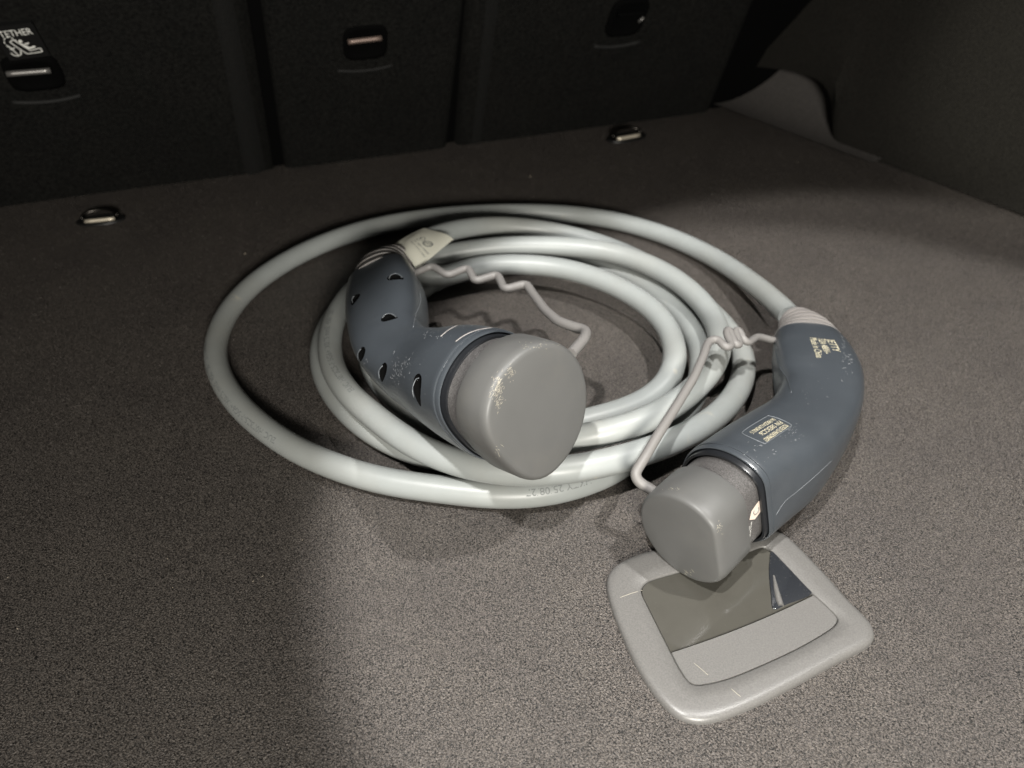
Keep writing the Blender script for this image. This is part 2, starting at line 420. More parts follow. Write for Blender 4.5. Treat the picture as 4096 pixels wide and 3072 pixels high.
# ------------------------------------------------------------------ floor latch plate
def R5(x, y): return (2300+.5877*x, 2050+.5877*y)
outl = [(215, 470), (262, 375), (370, 310), (520, 262), (800, 215), (1100, 165), (1300, 120), (1400, 138), (1500, 215), (1700, 420), (1850, 590), (1960, 700), (2025, 780), (2035, 860), (1975, 920), (1800, 1010), (1500, 1175), (1250, 1305), (1050, 1390), (900, 1430), (800, 1428), (700, 1395), (600, 1310), (500, 1180), (400, 1010), (310, 810), (240, 620)]
lid = [(450, 540), (475, 478), (560, 440), (800, 375), (1000, 325), (1180, 262), (1280, 228), (1340, 258), (1450, 370), (1600, 528), (1720, 640), (1788, 712), (1782, 758), (1700, 822), (1500, 935), (1250, 1050), (1050, 1130), (900, 1168), (820, 1174), (765, 1145), (700, 1050), (640, 930), (560, 770), (500, 650)]
ZP = .0034
OUT = np.array([at(*R5(*q), ZP*.3) for q in outl]); LID = np.array([at(*R5(*q), ZP) for q in lid])
def closed_smooth(P, n):
    P = np.array(P); m = len(P); Q = catmull(np.vstack([P[-3:], P, P[:3]]), n); return Q[3*n:3*n+m*n]
OUTs = closed_smooth(OUT, 5); LIDs = closed_smooth(LID, 5)
def resamp_closed(P, n, c):
    """resample by angle around c so rings match"""
    d = P[:, :2]-c[:2]; a = np.unwrap(np.arctan2(d[:, 1], d[:, 0]))
    if a[-1] < a[0]: P = P[::-1]; d = P[:, :2]-c[:2]; a = np.unwrap(np.arctan2(d[:, 1], d[:, 0]))
    a0 = a[0]; A = np.r_[a, a[0]+2*math.pi]; Q = np.vstack([P, P[:1]])
    t = np.linspace(0, 2*math.pi, n, endpoint=False); t = (t-a0) % (2*math.pi)+a0
    return np.stack([np.interp(t, A, Q[:, k]) for k in range(3)], 1)
cen = LID.mean(0); NP = 160
o_r = resamp_closed(OUTs, NP, cen); l_r = resamp_closed(LIDs, NP, cen)
plate = empty('floor_latch', (cen[0], cen[1], 0), 'grey plastic load-floor latch plate under the right connector', 'floor latch')
def ringz(P, z): Q = P.copy(); Q[:, 2] = z; return Q
def lerp(a, b, t): return a+(b-a)*t
rr = [ringz(cen+(o_r-cen)*1.0, -.003), ringz(o_r, .0006), ringz(lerp(o_r, l_r, .04), .0020), ringz(lerp(o_r, l_r, .10), .0028), ringz(lerp(o_r, l_r, .20), .0033), ringz(lerp(o_r, l_r, .30), ZP), ringz(lerp(o_r, l_r, .6), ZP+.0003), ringz(lerp(o_r, l_r, .96), ZP),
      ringz(lerp(o_r, l_r, 1.0), ZP-.0005), ringz(lerp(o_r, l_r, 1.01), ZP-.004), ringz(lerp(l_r, cen, .5), ZP-.0045)]
V = []; F = []
for r in rr: V += list(r)
for i in range(len(rr)-1):
    for k in range(NP): F.append((i*NP+k, i*NP+(k+1) % NP, (i+1)*NP+(k+1) % NP, (i+1)*NP+k))
F.append(tuple((len(rr)-1)*NP+k for k in range(NP)))
bez = obj('bezel', V, F, M_plate); auto_smooth(bez, 60); adopt(bez, plate)
# inner pieces, split by the dividing line
dA = at(*R5(600, 965), ZP); dB = at(*R5(1680, 528), ZP)
dv = unit(dB-dA); dn = np.array([-dv[1], dv[0], 0]); dn = dn if dn[1] > 0 else -dn
def piece(sign, name, m, z, gap=.0004, shrink=.9885):
    P = cen+(l_r-cen)*shrink; P = ringz(P, 0)
    sag = lambda p: .0022*(1-((np.dot(p-dA, dv)/np.linalg.norm(dB-dA)-.5)*2)**2)   # the divide bows gently
    d = np.array([np.dot(p-dA, dn)-gap*sign+sag(p) for p in P]); keep = [p for p, q in zip(P, d) if q*sign > 0]
    # close along the divide
    idx = [i for i in range(NP) if d[i]*sign > 0]
    br = max(range(len(idx)), key=lambda k: (idx[(k+1) % len(idx)]-idx[k]) % NP)
    idx = idx[br+1:]+idx[:br+1]; K = [P[i] for i in idx]
    a, b = K[-1], K[0]
    def onto(p): return p-dn*(np.dot(p-dA, dn)-gap*sign+sag(p))
    line = [onto(a+(b-a)*t) for t in np.linspace(0, 1, 30)]
    K = K+line; K = np.array(K); c = K.mean(0)
    V = []; F = []; n = len(K)
    for sc, zz in ((1, z-.003), (1, z-.0004), (.994, z), (.6, z), (.25, z)):
        V += [c+(p-c)*sc+np.array([0, 0, zz]) for p in K]
    for i in range(4):
        for k in range(n): F.append((i*n+k, i*n+(k+1) % n, (i+1)*n+(k+1) % n, (i+1)*n+k))
    F.append(tuple(4*n+k for k in range(n)))
    o = obj(name, V, F, m); auto_smooth(o, 50); adopt(o, plate); return o
piece(-1, 'handle_flap', M_plate, ZP-.0002)
piece(1, 'finger_plate', M_gloss, ZP-.0012)

# ------------------------------------------------------------------ the charging cable
RC = .0091
T = []
def seg(lst): T.extend([at(x, y, z) for x, y, z in lst])
# turn 1: from the left connector over the top, right flank outermost, front, left strand with print
seg([(1597, 1034, .050), (1640, 990, .048), (1740, 938, .044), (1900, 905, .036), (2080, 905, .030), (2260, 935, .022), (2450, 990, .012), (2650, 1090, .0095), (2810, 1215, .0095), (2925, 1335, .0095), (2982, 1440, .010), (2958, 1560, .014), (2860, 1675, .020), (2690, 1770, .026), (2490, 1836, .030), (2300, 1880, .031), (2110, 1895, .030), (1960, 1885, .029), (1817, 1852, .028), (1640, 1776, .028), (1493, 1664, .028), (1385, 1572, .028), (1322, 1460, .028), (1318, 1330, .028), (1362, 1225, .027), (1430, 1145, .026), (1540, 1085, .022)])
# turn 2
seg([(1680, 1042, .026), (1800, 1012, .030), (1978, 986, .033), (2076, 982, .034), (2311, 988, .034), (2488, 1017, .033), (2664, 1090, .032), (2781, 1178, .031), (2852, 1264, .030), (2888, 1347, .030), (2868, 1450, .031), (2790, 1546, .033), (2693, 1625, .036), (2546, 1700, .038), (2400, 1738, .036), (2240, 1765, .028), (2080, 1800, .018), (1900, 1850, .010), (1730, 1835, .0095), (1600, 1790, .0095), (1490, 1733, .0095), (1400, 1662, .0095), (1325, 1570, .0095), (1285, 1480, .0095), (1280, 1390, .0095), (1312, 1300, .0095), (1385, 1205, .0095), (1480, 1150, .0095), (1610, 1140, .012)])
# turn 3
seg([(1770, 1120, .022), (1900, 1062, .027), (2076, 1056, .028), (2253, 1071, .028), (2429, 1126, .028), (2576, 1205, .027), (2664, 1290, .026), (2705, 1380, .025), (2710, 1458, .022), (2682, 1535, .015), (2605, 1600, .0095), (2488, 1648, .0095), (2352, 1684, .0095), (2200, 1715, .0095), (2050, 1750, .0095), (1850, 1745, .0095), (1690, 1690, .0095), (1570, 1590, .0095), (1490, 1490, .0095), (1470, 1390, .0095), (1490, 1290, .0095), (1580, 1200, .0095)])
# turn 4: low, then out to the wide outer loop
seg([(1740, 1120, .0095), (1900, 1075, .0095), (2076, 1050, .0095), (2253, 1050, .0095), (2440, 1085, .0095), (2600, 1150, .0095), (2720, 1250, .0095), (2795, 1360, .0095), (2810, 1460, .0095), (2790, 1570, .0095), (2720, 1670, .0095), (2600, 1770, .0095), (2470, 1880, .0093), (2340, 1935, .0092), (2190, 1975, .0092), (1990, 1984, .0092), (1760, 1958, .0092), (1520, 1924, .0092), (1296, 1852, .0092), (1120, 1762, .0092), (960, 1630, .0092), (875, 1500, .0092), (858, 1380, .0092), (915, 1240, .0092), (1040, 1112, .0092), (1230, 1000, .0092), (1450, 918, .0092), (1690, 872, .0092), (1930, 852, .0092), (2170, 850, .0092), (2400, 870, .0092), (2640, 932, .0095), (2850, 1026, .012), (3020, 1140, .022), (3130, 1235, .032), (3168, 1280, .036)])
path = catmull(T, 10); path = resample(path, .006); orig = path.copy()
n = len(path); I = np.arange(n)
far = np.abs(I[:, None]-I[None, :]) > 8
for it in range(90):
    D = path[:, None]-path[None]; d = np.linalg.norm(D, axis=2)+1e-9
    ov = np.clip(2*RC*.985-d, 0, None)*far
    push = (D/d[..., None]*ov[..., None]).sum(1)*.22
    push[:, :2] *= .8
    path = path+push+(orig-path)*.03
    lap = np.zeros_like(path); lap[1:-1] = (path[:-2]+path[2:])/2-path[1:-1]; path += lap*.35
    path[:, 2] = np.maximum(path[:, 2], RC*.96)
    path[:3] = orig[:3]; path[-3:] = orig[-3:]
path = resample(catmull(path[::2], 4), .004)
CF = pt_frames(path)
root = empty('charging_cable', (at(2000, 1500)), 'coiled light grey electric car charging cable with a capped connector at each end', 'charging cable')
V, F = tube_mesh(path, RC, 28, True, CF)
cable = obj('cable', V, F, M_cable); auto_smooth(cable, 50); adopt(cable, root)

# ink print wrapped on the sheath
clen = np.r_[0, np.cumsum(np.linalg.norm(np.diff(path, axis=0), axis=1))]
def project(p):
    v = np.array(p)-CAM; q = v@FW; return CX+FPX*(v@RT)/q, CY-FPX*(v@UP)/q
def wrap_text(s, size, near, lo, hi, tilt, parent, stretch=1.0):
    """print along the sheath starting at the place seen at `near`; tilt = degrees from the top of the sheath, outwards"""
    pr = np.array([project(p) for p in path]); dd = np.hypot(pr[:, 0]-near[0], pr[:, 1]-near[1]); msk = (clen < lo) | (clen > hi); dd[msk] = 1e9
    i0 = int(dd.argmin()); vs, fs = text_mesh(s, size)
    V = []
    for q in vs:
        L = clen[i0]+q[0]*stretch; c = np.array([np.interp(L, clen, path[:, k]) for k in range(3)])
        k = int(np.clip(np.searchsorted(clen, L), 1, len(path)-2)); t = unit(path[k+1]-path[k-1])
        side = unit(np.cross(t, (0, 0, 1))); up = np.cross(side, t)
        # outward = away from the coil's middle
        cc = np.array([0.02, .53, 0]); outw = side if np.dot(side, c-cc) > 0 else -side
        a = rad(tilt)+(q[1]-size*.35)/RC
        V.append(c+(RC+.00008)*(up*math.cos(a)+outw*math.sin(a)))
    o = obj('sheath_print', V, fs, M_ink, smooth=False); adopt_chain(o, cable, root); return o
tot = clen[-1]
wrap_text('EUC H07BZ5-F 5G6+1X0.75 mm2  450/750V  EN 50620', .0062, (1125, 1790), tot*.55, tot, 50, cable, 1.0)
wrap_text('HKTY 25/08/27', .0066, (2345, 1935), tot*.55, tot, 40, cable)
wrap_text('EUC H07BZ5-F 5G6+1X0.75 mm2  450/750V', .0062, (1425, 1605), 0, tot*.28, 8, cable)

# ------------------------------------------------------------------ connector building
def dprof(th, th0, k=.80):
    p = 22 if k < .83 else 5.5
    r = np.ones_like(th); c = np.cos(th-th0); m = c > .05
    r[m] = (1+(k/c[m])**(-p))**(-1/p); return r
def section(th, a, b, n_, wD, th0, k=.80):
    c, s = np.cos(th), np.sin(th)
    se = np.stack([a*np.sign(c)*np.abs(c)**(2/n_), b*np.sign(s)*np.abs(s)**(2/n_)], 1)
    r = dprof(th, th0, k); dp = np.stack([a*r*c, b*r*s], 1)
    return se*(1-wD)+dp*wD
def loft(stations, upref, nseg=8, ns=56, endpts=None):
    """stations: (pos3, a, b, n, wD) ; returns rings"""
    arr = np.array([[*p, a, b, n_, wD] for p, a, b, n_, wD in stations]); A = catmull(arr, nseg)
    Pn = A[:, :3]; Tt, E1, E2 = frames(Pn, upref)
    if endpts is not None: Tt[-1] = endpts
    th = np.linspace(0, 2*math.pi, ns, endpoint=False)
    return A, Pn, Tt, E1, E2, th
def ring_pts(c, e1, e2, th, a, b, n_, wD, th0, k=.80):
    s = section(th, a, b, n_, wD, th0, k); return [c+e1*x+e2*y for x, y in s]
def stitch(rings, cap0=False, cap1=False):
    n = len(rings[0]); V = []; F = []
    for r in rings: V += list(r)
    for i in range(len(rings)-1):
        for k in range(n): F.append((i*n+k, (i*n+(k+1) % n), (i+1)*n+(k+1) % n, (i+1)*n+k))
    if cap0: F.append(tuple(range(n))[::-1])
    if cap1: F.append(tuple((len(rings)-1)*n+k for k in range(n)))
    return V, F
def fix_normals(o):
    bm = bmesh.new(); bm.from_mesh(o.data); bmesh.ops.recalc_face_normals(bm, faces=bm.faces); bm.to_mesh(o.data); bm.free()

def bvh_of(o): 
    me = o.data; return BVHTree.FromPolygons([v.co[:] for v in me.vertices], [tuple(p.vertices) for p in me.polygons])
def hit(bvh, x, y):
    d = ray(x, y); r = bvh.ray_cast(Vector(CAM), Vector(d)); return (np.array(r[0]), np.array(r[1])) if r[0] is not None else (None, None)
def decal(bvh, V2, F2, pa, pb, width_units, name, m, parent, off=.00012, top=None):
    """lay a flat 2-D drawing on a surface: baseline from photo place pa to pb"""
    A, na = hit(bvh, *pa); B, nb = hit(bvh, *pb)
    if A is None or B is None: print('decal miss', name, pa, pb); return None
    nrm = unit(na+nb)
    if np.dot(nrm, CAM-A) < 0: nrm = -nrm
    U = unit(B-A); s = np.linalg.norm(B-A)/width_units; Wv = unit(np.cross(nrm, U)); nrm = np.cross(U, Wv)
    out = []
    for q in V2:
        p = A+U*q[0]*s+Wv*q[1]*s; r = bvh.ray_cast(Vector(p+nrm*.02), Vector(-nrm), .05)
        out.append(np.array(r[0])+nrm*off if r[0] is not None else p)
    o = obj(name, out, F2, m, smooth=False); adopt_chain(o, parent, root); return o
def text_decal(bvh, s, pa, pb, name, m, parent, bold=False, off=.00012, vs=1.0):
    v, f = text_mesh(s, 1.0, bold)
    # split long faces so the print follows the curve
    w_ = v[:, 0].max()-v[:, 0].min(); v2 = [((q[0]-v[:, 0].min()), q[1]*vs) for q in v]
    return decal(bvh, v2, f, pa, pb, w_, name, m, parent, off)
def surf_line(bvh, pts, rad_, name, m, parent, n=8, sink=0.):
    P = []
    for x, y in catmull(pts, n)[:, :2]:
        p, nn = hit(bvh, x, y)
        if p is None: continue
        if P and np.linalg.norm(p-P[-1]) > .02: continue
        P.append(p-sink*nn)
    if len(P) < 3: print('line miss', name); return
    V, F = tube_mesh(P, rad_, 6); o = obj(name, V, F, m); adopt_chain(o, parent, root); return o
def scuffs(bvh, spots, name, m, parent):
    """spots: (x, y, spread_x, spread_y, count, length_px, angle_deg)"""
    V = []; F = []
    for (x, y, sx, sy, cnt, ln, an) in spots:
        for _ in range(cnt):
            px, py = x+rng.normal()*sx, y+rng.normal()*sy; a = rad(an+rng.normal()*22); l = ln*(.5+1.4*rng.random()**2); wd = .8+1.6*rng.random()
            q = [(px-l*math.cos(a)/2, py-l*math.sin(a)/2), (px+wd*math.sin(a)/2, py-wd*math.cos(a)/2), (px+l*math.cos(a)/2, py+l*math.sin(a)/2), (px-wd*math.sin(a)/2, py+wd*math.cos(a)/2)]
            pts = []
            for s_ in q:
                p, nn = hit(bvh, *s_)
                if p is None: break
                if np.dot(nn, CAM-p) < 0: nn = -nn
                pts.append(p+nn*.00015)
            if len(pts) == 4 and np.linalg.norm(pts[0]-pts[2]) < .02: F.append((len(V), len(V)+1, len(V)+2, len(V)+3)); V += pts
    if V:
        o = obj(name, V, F, m, smooth=False); o['kind'] = 'stuff'; adopt_chain(o, parent, root)

def connector(st, upref, th0, k, face_c, cap_len, cap_R, rim_R, shroud_R, cable_end, cutters, cap_label, label, kcap=None):
    """st: handle-to-rim stations; face_c: middle of the cap's front"""
    A, Pn, Tt, E1, E2, th = loft(st, upref)
    rim = Pn[-1]; ax = unit(np.array(face_c)-rim); Ltot = np.linalg.norm(np.array(face_c)-rim)
    # ease the frames into the connector's axis
    for i in range(len(Pn)):
        w_ = np.clip((i-(len(Pn)-14))/13, 0, 1); w_ = w_*w_*(3-2*w_); t = unit(Tt[i]*(1-w_)+ax*w_); Tt[i] = t
        E1[i] = unit(np.cross(t, upref)); E2[i] = np.cross(E1[i], t)
    rings = []
    for i in range(len(Pn)):
        a, b, n_, wD = A[i, 3:]; rings.append(ring_pts(Pn[i], E1[i], E2[i], th, a, b, n_, wD, th0, k))
    e1, e2 = E1[-1], E2[-1]; a, b = A[-1, 3:5]
    # cable-side end, closed inwards
    r0 = np.array(rings[0]); c0 = Pn[0]
    pre = [list(c0+(r0-c0)*.80), list(c0+(r0-c0)*.94-Tt[0]*.0012)]
    pre = [list(c0+(r0-c0)*.5)]+[list(c0+(r0-c0)*.93+Tt[0]*-.0006)]
    # mouth lip
    post = []
    for sc, dz in ((.998, .0006), (.978, .0008), (.976, .0020), (.992, .0022), (.992, .0040), (.985, .0048), (.965, .0050), (.950, .0042), (.945, .001), (.94, -.012)):
        post.append(ring_pts(rim+ax*dz, e1, e2, th, a*sc, b*sc, 2, A[-1, 6], th0, k))
    V, F = stitch(pre+rings+post, True, True)
    body = obj('connector_body', V, F, M_body, mats=[M_void]); fix_normals(body)
    if label: body['label'] = label
    bv = bvh_of(body)
    # drain slots cut into the shell
    cut = []
    for (x, y, lx, ly, rot) in cutters:
        p, nn = hit(bv, x, y)
        if p is None: continue
        d = np.linalg.norm(p-CAM)/FPX; q, _ = hit(bv, x+8*math.cos(rot), y+8*math.sin(rot)); 
        if q is None: continue
        U = unit(q-p); U = unit(U-nn*np.dot(U, nn)); W2 = np.cross(nn, U)
        bm = bmesh.new(); bmesh.ops.create_uvsphere(bm, u_segments=20, v_segments=10, radius=1)
        # teardrop
        for v in bm.verts:
            x_, y_, z_ = v.co; y_ *= (1-.45*x_); g = p+U*x_*lx+W2*y_*ly+nn*z_*.0045; v.co = Vector(g)
        me = bpy.data.meshes.new('c'); bm.to_mesh(me); bm.free(); me.materials.append(M_body); me.materials.append(M_void)
        for f in me.polygons: f.material_index = 1
        c_ = bpy.data.objects.new('c', me); COL.objects.link(c_); cut.append(c_)
    for c_ in cut:
        keep = body.data.copy(); nv = len(keep.vertices)
        md = body.modifiers.new('b', 'BOOLEAN'); md.object = c_; md.operation = 'DIFFERENCE'; md.solver = 'EXACT'; md.use_self = True
        bake(body)
        if len(body.data.vertices) < nv*.9: print('boolean failed', nv, len(body.data.vertices)); body.data = keep
        bpy.data.objects.remove(c_)
    auto_smooth(body, 38)
    adopt(body, root)
    # ring between shell and shroud
    gr = [ring_pts(rim+ax*dz, e1, e2, th, a*sc, b*sc, 2, A[-1, 6], th0, k) for sc, dz in ((.938, -.008), (.938, .0075), (.93, .0085), (.885, .0085), (.88, .003), (.88, -.004))]
    V, F = stitch(gr); o = obj('seal_ring', V, F, M_ring); fix_normals(o); auto_smooth(o, 40); adopt_chain(o, body, root)
    # shroud
    kk = kcap or k; SL = Ltot-cap_len*.35
    sh = [ring_pts(rim+ax*dz, e1, e2, th, shroud_R*sc, shroud_R*sc, 2, 1, th0, kk) for sc, dz in ((.98, -.010), (1, -.008), (1, SL))]
    V, F = stitch(sh); shroud = obj('shroud', V, F, M_shroud); fix_normals(shroud); auto_smooth(shroud, 40); adopt_chain(shroud, body, root)
    # dust cap
    base = Ltot-cap_len; rr_ = []
    prof = [(.955, base+.0015), (.985, base), (1.0, base+.0008), (1.0, base+cap_len*.5), (.998, Ltot-.0055), (.987, Ltot-.0030), (.968, Ltot-.0013), (.94, Ltot-.0003), (.90, Ltot), (.6, Ltot+.0002), (.3, Ltot+.0003), (.05, Ltot+.0003)]
    for sc, dz in prof:
        q = []
        for x_, y_ in section(th, cap_R, cap_R, 2, 1, th0, kk):
            l = math.hypot(x_, y_); ins = cap_R*(1-sc); f = max(0, (l-ins))/l if sc > .8 else sc
            q.append(rim+ax*dz+e1*x_*f+e2*y_*f)
        rr_.append(q)
    V, F = stitch(rr_, False, True); cap = obj('dust_cap', V, F, M_cap); fix_normals(cap); auto_smooth(cap, 60); cap['label'] = cap_label; adopt(cap, root)
    # ribbed strain relief between handle and cable
    ce = np.array(cable_end); t0 = -Tt[0]; a0, b0 = A[0, 3:5]; Ls = np.linalg.norm(ce-c0)
    m0 = c0+t0*Ls*.5; c_path = catmull([c0-t0*.002, m0*.6+(c0+ce)/2*.4, ce], 40)
    rs = []; nn = len(c_path)
    cdir = unit(ce-c_path[-4])
    for i, p in enumerate(c_path):
        t = i/(nn-1); tt = unit(t0*(1-t)+cdir*t); x1 = unit(np.cross(-tt, upref)); x2 = np.cross(x1, -tt)
        ss_ = 1.0; aa = a0*ss_*(1-t)**.9+(RC+.0022)*(1-(1-t)**.9); bb = b0*ss_*(1-t)**.9+(RC+.0022)*(1-(1-t)**.9)
        ph = t*5.2; rib = .0017*(1 if (ph % 1) < .62 else -1)*(1 if t < .96 else 0)
        rs.append(ring_pts(p, x1, x2, th, aa+rib*.6, bb+rib*.6, 2.3*(1-t)+2*t, 0, 0))
    rs.append([ce+(np.array(q)-ce)*.8 for q in rs[-1]])
    V, F = stitch(rs, True, True); o = obj('strain_relief', V, F, M_strain); fix_normals(o); auto_smooth(o, 32); adopt_chain(o, body, root)
    return body, shroud, cap, bvh_of(body), bvh_of(shroud), bvh_of(cap), bvh_of(o)

def px2m(px, x, y, z): return px*np.dot(at(x, y, z)-CAM, FW)/FPX
# left connector (vehicle plug) resting on the coil
def stn(x, y, z, wpx, bh, n_, wD): a = px2m(wpx, x, y, z)/2; return (at(x, y, z), a, a*bh, n_, wD)
stL = [stn(1532, 1132, .060, 262, .80, 3.2, 0), stn(1546, 1200, .062, 300, .82, 3.4, 0), stn(1552, 1280, .064, 304, .84, 3.4, 0), stn(1563, 1370, .066, 290, .86, 3.0, 0), stn(1625, 1445, .068, 305, .92, 2.4, .15), stn(1720, 1495, .072, 380, .96, 2.2, .5), stn(1838, 1545, .080, 505, .98, 2, .9), stn(1942, 1588, .087, 560, 1, 2, 1)]
cutL = [(1582, 1109, .0066, .0040, .1), (1557, 1270, .0064, .0038, .0), (1418, 1198, .0062, .0040, 1.9), (1443, 1420, .0070, .0036, 1.9), (1530, 1492, .0078, .0038, 1.85), (1668, 1560, .0105, .0046, 1.5), (1935, 1296, .0060, .0022, .2)]
upL = unit([-.36, -.22, 1])
bodyL, shL, capL, bvL, bvSL, bvCL, bvRL = connector(stL, upL, rad(-5), .85, at(2158, 1664, .098), .024, .0418, .038, .037, at(1600, 1030, .051), cutL,
    'grey rubber dust cap with a pale scuff on its rim', 'blue-grey connector shell with teardrop drain slots')
# right connector (station plug) lying on the floor and the latch plate
stR = [stn(3228, 1352, .037, 250, .62, 2.5, 0), stn(3246, 1420, .037, 300, .64, 3.0, 0), stn(3268, 1510, .037, 330, .68, 3.2, 0), stn(3272, 1610, .037, 318, .78, 3.2, 0), stn(3218, 1722, .037, 335, .86, 3.2, .1), stn(3120, 1822, .037, 395, .92, 3.0, .3), stn(3020, 1895, .037, 430, .97, 2.6, .7), stn(2932, 1962, .037, 450, 1, 2, 1)]
upR = unit([0, 0, 1])
bodyR, shR, capR, bvR, bvSR, bvCR, bvRR = connector(stR, upR, rad(164), .80, at(2728, 2158, .034), .029, .0312, .033, .0285, at(3166, 1278, .036), [],
    'grey rubber dust cap with a flat right side', 'blue-grey connector shell printed JETTY and a rating plate')

# print and seams on the shells
text_decal(bvR, 'JETTY', (3306, 1357), (3332, 1405), 'gold_text', M_gold, bodyR, vs=1.25)
text_decal(bvR, '32A 480V~', (3272, 1355), (3298, 1415), 'gold_text', M_gold, bodyR, vs=1.5)
text_decal(bvR, 'Made in China', (3238, 1351), (3266, 1430), 'gold_text', M_gold, bodyR, vs=1.5)
text_decal(bvR, 'MCPE32-T5-M6BRDMN023', (3139, 1696), (3052, 1757), 'gold_text', M_gold, bodyR, vs=1.9)
text_decal(bvR, 'P/N: 5BE3CC26', (3115, 1683), (3033, 1733), 'gold_text', M_gold, bodyR, vs=1.35)
text_decal(bvR, 'SN-5BRZ5A1Z4K5K0215', (3089, 1673), (2997, 1729), 'gold_text', M_gold, bodyR, vs=1.7)
surf_line(bvR, [(3070, 1664), (3076, 1663), (3120, 1676), (3160, 1696), (3161, 1706), (3110, 1742), (3066, 1771), (3055, 1773), (3020, 1758), (2974, 1736), (2970, 1728), (2990, 1712), (3030, 1687), (3068, 1665)], .00025, 'plate_outline', M_edge, bodyR)
surf_line(bvR, [(3104, 2060), (3140, 2006), (3190, 1965), (3260, 1905), (3330, 1840)], .00018, 'mould_seam', M_edge, bodyR)
surf_line(bvR, [(3100, 1400), (3120, 1470), (3150, 1520), (3165, 1570)], .0005, 'mould_seam', M_body, bodyR)
surf_line(bvL, [(1680, 1172), (1682, 1210), (1662, 1262), (1653, 1310)], .00025, 'mould_seam', M_edge, bodyL)
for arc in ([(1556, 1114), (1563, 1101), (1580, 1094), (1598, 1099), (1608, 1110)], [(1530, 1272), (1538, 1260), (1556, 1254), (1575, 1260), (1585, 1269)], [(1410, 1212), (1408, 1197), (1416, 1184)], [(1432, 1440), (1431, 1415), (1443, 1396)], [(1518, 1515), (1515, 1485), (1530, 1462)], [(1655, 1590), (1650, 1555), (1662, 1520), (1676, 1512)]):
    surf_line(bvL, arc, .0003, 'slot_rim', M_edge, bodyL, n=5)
surf_line(bvL, [(1762, 1346), (1800, 1316), (1850, 1296), (1922, 1288)], .0009, 'grip_line', M_strain, bodyL, sink=.0005)
surf_line(bvL, [(1822, 1366), (1860, 1340), (1910, 1320), (1978, 1309)], .0009, 'grip_line', M_strain, bodyL, sink=.0005)
scuffs(bvL, [(1600, 1465, 20, 28, 34, 11, 100), (1585, 1500, 14, 16, 20, 12, 60), (1725, 1340, 22, 14, 18, 8, 100), (1455, 1450, 10, 10, 12, 6, 80), (1870, 1315, 60, 12, 14, 6, 70), (1650, 1560, 90, 60, 20, 5, 80)], 'scratches', M_scratch, bodyL)
scuffs(bvR, [(3375, 1390, 6, 50, 26, 8, 20), (3395, 1450, 6, 30, 16, 9, 20), (3170, 1730, 26, 18, 44, 6, 10), (3230, 1560, 70, 60, 14, 6, 0), (3050, 1800, 60, 20, 18, 8, -30)], 'scratches', M_scratch, bodyR)
scuffs(bvCL, [(1992, 1565, 11, 34, 150, 12, -60), (2042, 1492, 10, 12, 40, 9, -55), (2150, 1385, 40, 8, 26, 5, 20), (1985, 1800, 14, 18, 10, 14, 55)], 'scuff_patch', M_scuff, capL)
scuffs(bvCR, [(2878, 2105, 6, 16, 26, 6, 60), (2750, 2290, 16, 8, 10, 14, 40), (2700, 1958, 16, 5, 14, 6, 20)], 'scuff_patch', M_scuff, capR)
def plate_marks():
    for part, pts in ((bpy.data.objects['handle_flap'], [(2776, 2652), (2800, 2672), (2832, 2700)]), (bpy.data.objects['bezel'], [(2925, 2755), (2945, 2772), (2962, 2786)]), (bpy.data.objects['bezel'], [(2480, 2390), (2530, 2372), (2600, 2352)])):
        me = part.data; bv = BVHTree.FromPolygons([v.co[:] for v in me.vertices], [tuple(p.vertices) for p in me.polygons]); P = []
        for x, y in catmull(pts, 4)[:, :2]:
            p, nn = hit(bv, x, y)
            if p is not None: P.append(p)
        if len(P) > 3:
            V, F = tube_mesh(P, .00016, 5); o = obj('scratch', V, F, M_scuff); adopt_chain(o, part, plate)
plate_marks()
# finger recess end: its shade is a dark flat overlay, with a ridge beside
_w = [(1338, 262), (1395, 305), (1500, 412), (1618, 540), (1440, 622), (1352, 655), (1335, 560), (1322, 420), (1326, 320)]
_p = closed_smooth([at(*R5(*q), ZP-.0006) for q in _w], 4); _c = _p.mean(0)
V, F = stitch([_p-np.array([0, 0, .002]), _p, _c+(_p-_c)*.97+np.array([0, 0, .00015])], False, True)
o = obj('recess_end_shade', V, F, mat('shade_tone_plastic', (.022, .024, .028), rough=.16, spec=.9, mottle=(500, (.05, .05, .05), .6, .7))); fix_normals(o); adopt(o, plate)
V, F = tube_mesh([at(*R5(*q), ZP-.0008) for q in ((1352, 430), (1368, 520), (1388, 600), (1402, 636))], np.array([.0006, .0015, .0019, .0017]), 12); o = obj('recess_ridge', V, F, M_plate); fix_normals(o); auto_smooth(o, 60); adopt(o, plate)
# hexagonal sticker and small print on the right shroud
hexa = [(0, 0), (.16, -.03), (.95, .12), (1.0, .48), (.84, .50), (.06, .34)]
def sticker():
    pts = [(3052, 2002), (3033, 2003), (3004, 2044), (2996, 2079), (3017, 2077), (3045, 2040)]
    V = []
    for x, y in pts:
        p, nn = hit(bvSR, x, y)
        if p is None: print('sticker miss', x, y); return
        if np.dot(nn, CAM-p) < 0: nn = -nn
        V.append(p+nn*.0003)
    o = obj('sticker', V, [tuple(range(6))], M_label, smooth=False); adopt_chain(o, shR if False else bodyR, root)
    surf = []
    for x, y in catmull([(3030, 2028), (3032, 2036), (3026, 2050), (3016, 2056), (3011, 2050), (3014, 2041)], 5)[:, :2]:
        p, nn = hit(bvSR, x, y); 
        if p is None: return
        if np.dot(nn, CAM-p) < 0: nn = -nn
        surf.append(p+nn*.0006)
    V, F = tube_mesh(surf, .00022, 6); o = obj('sticker_mark', V, F, M_ink); adopt_chain(o, bodyR, root)
sticker()
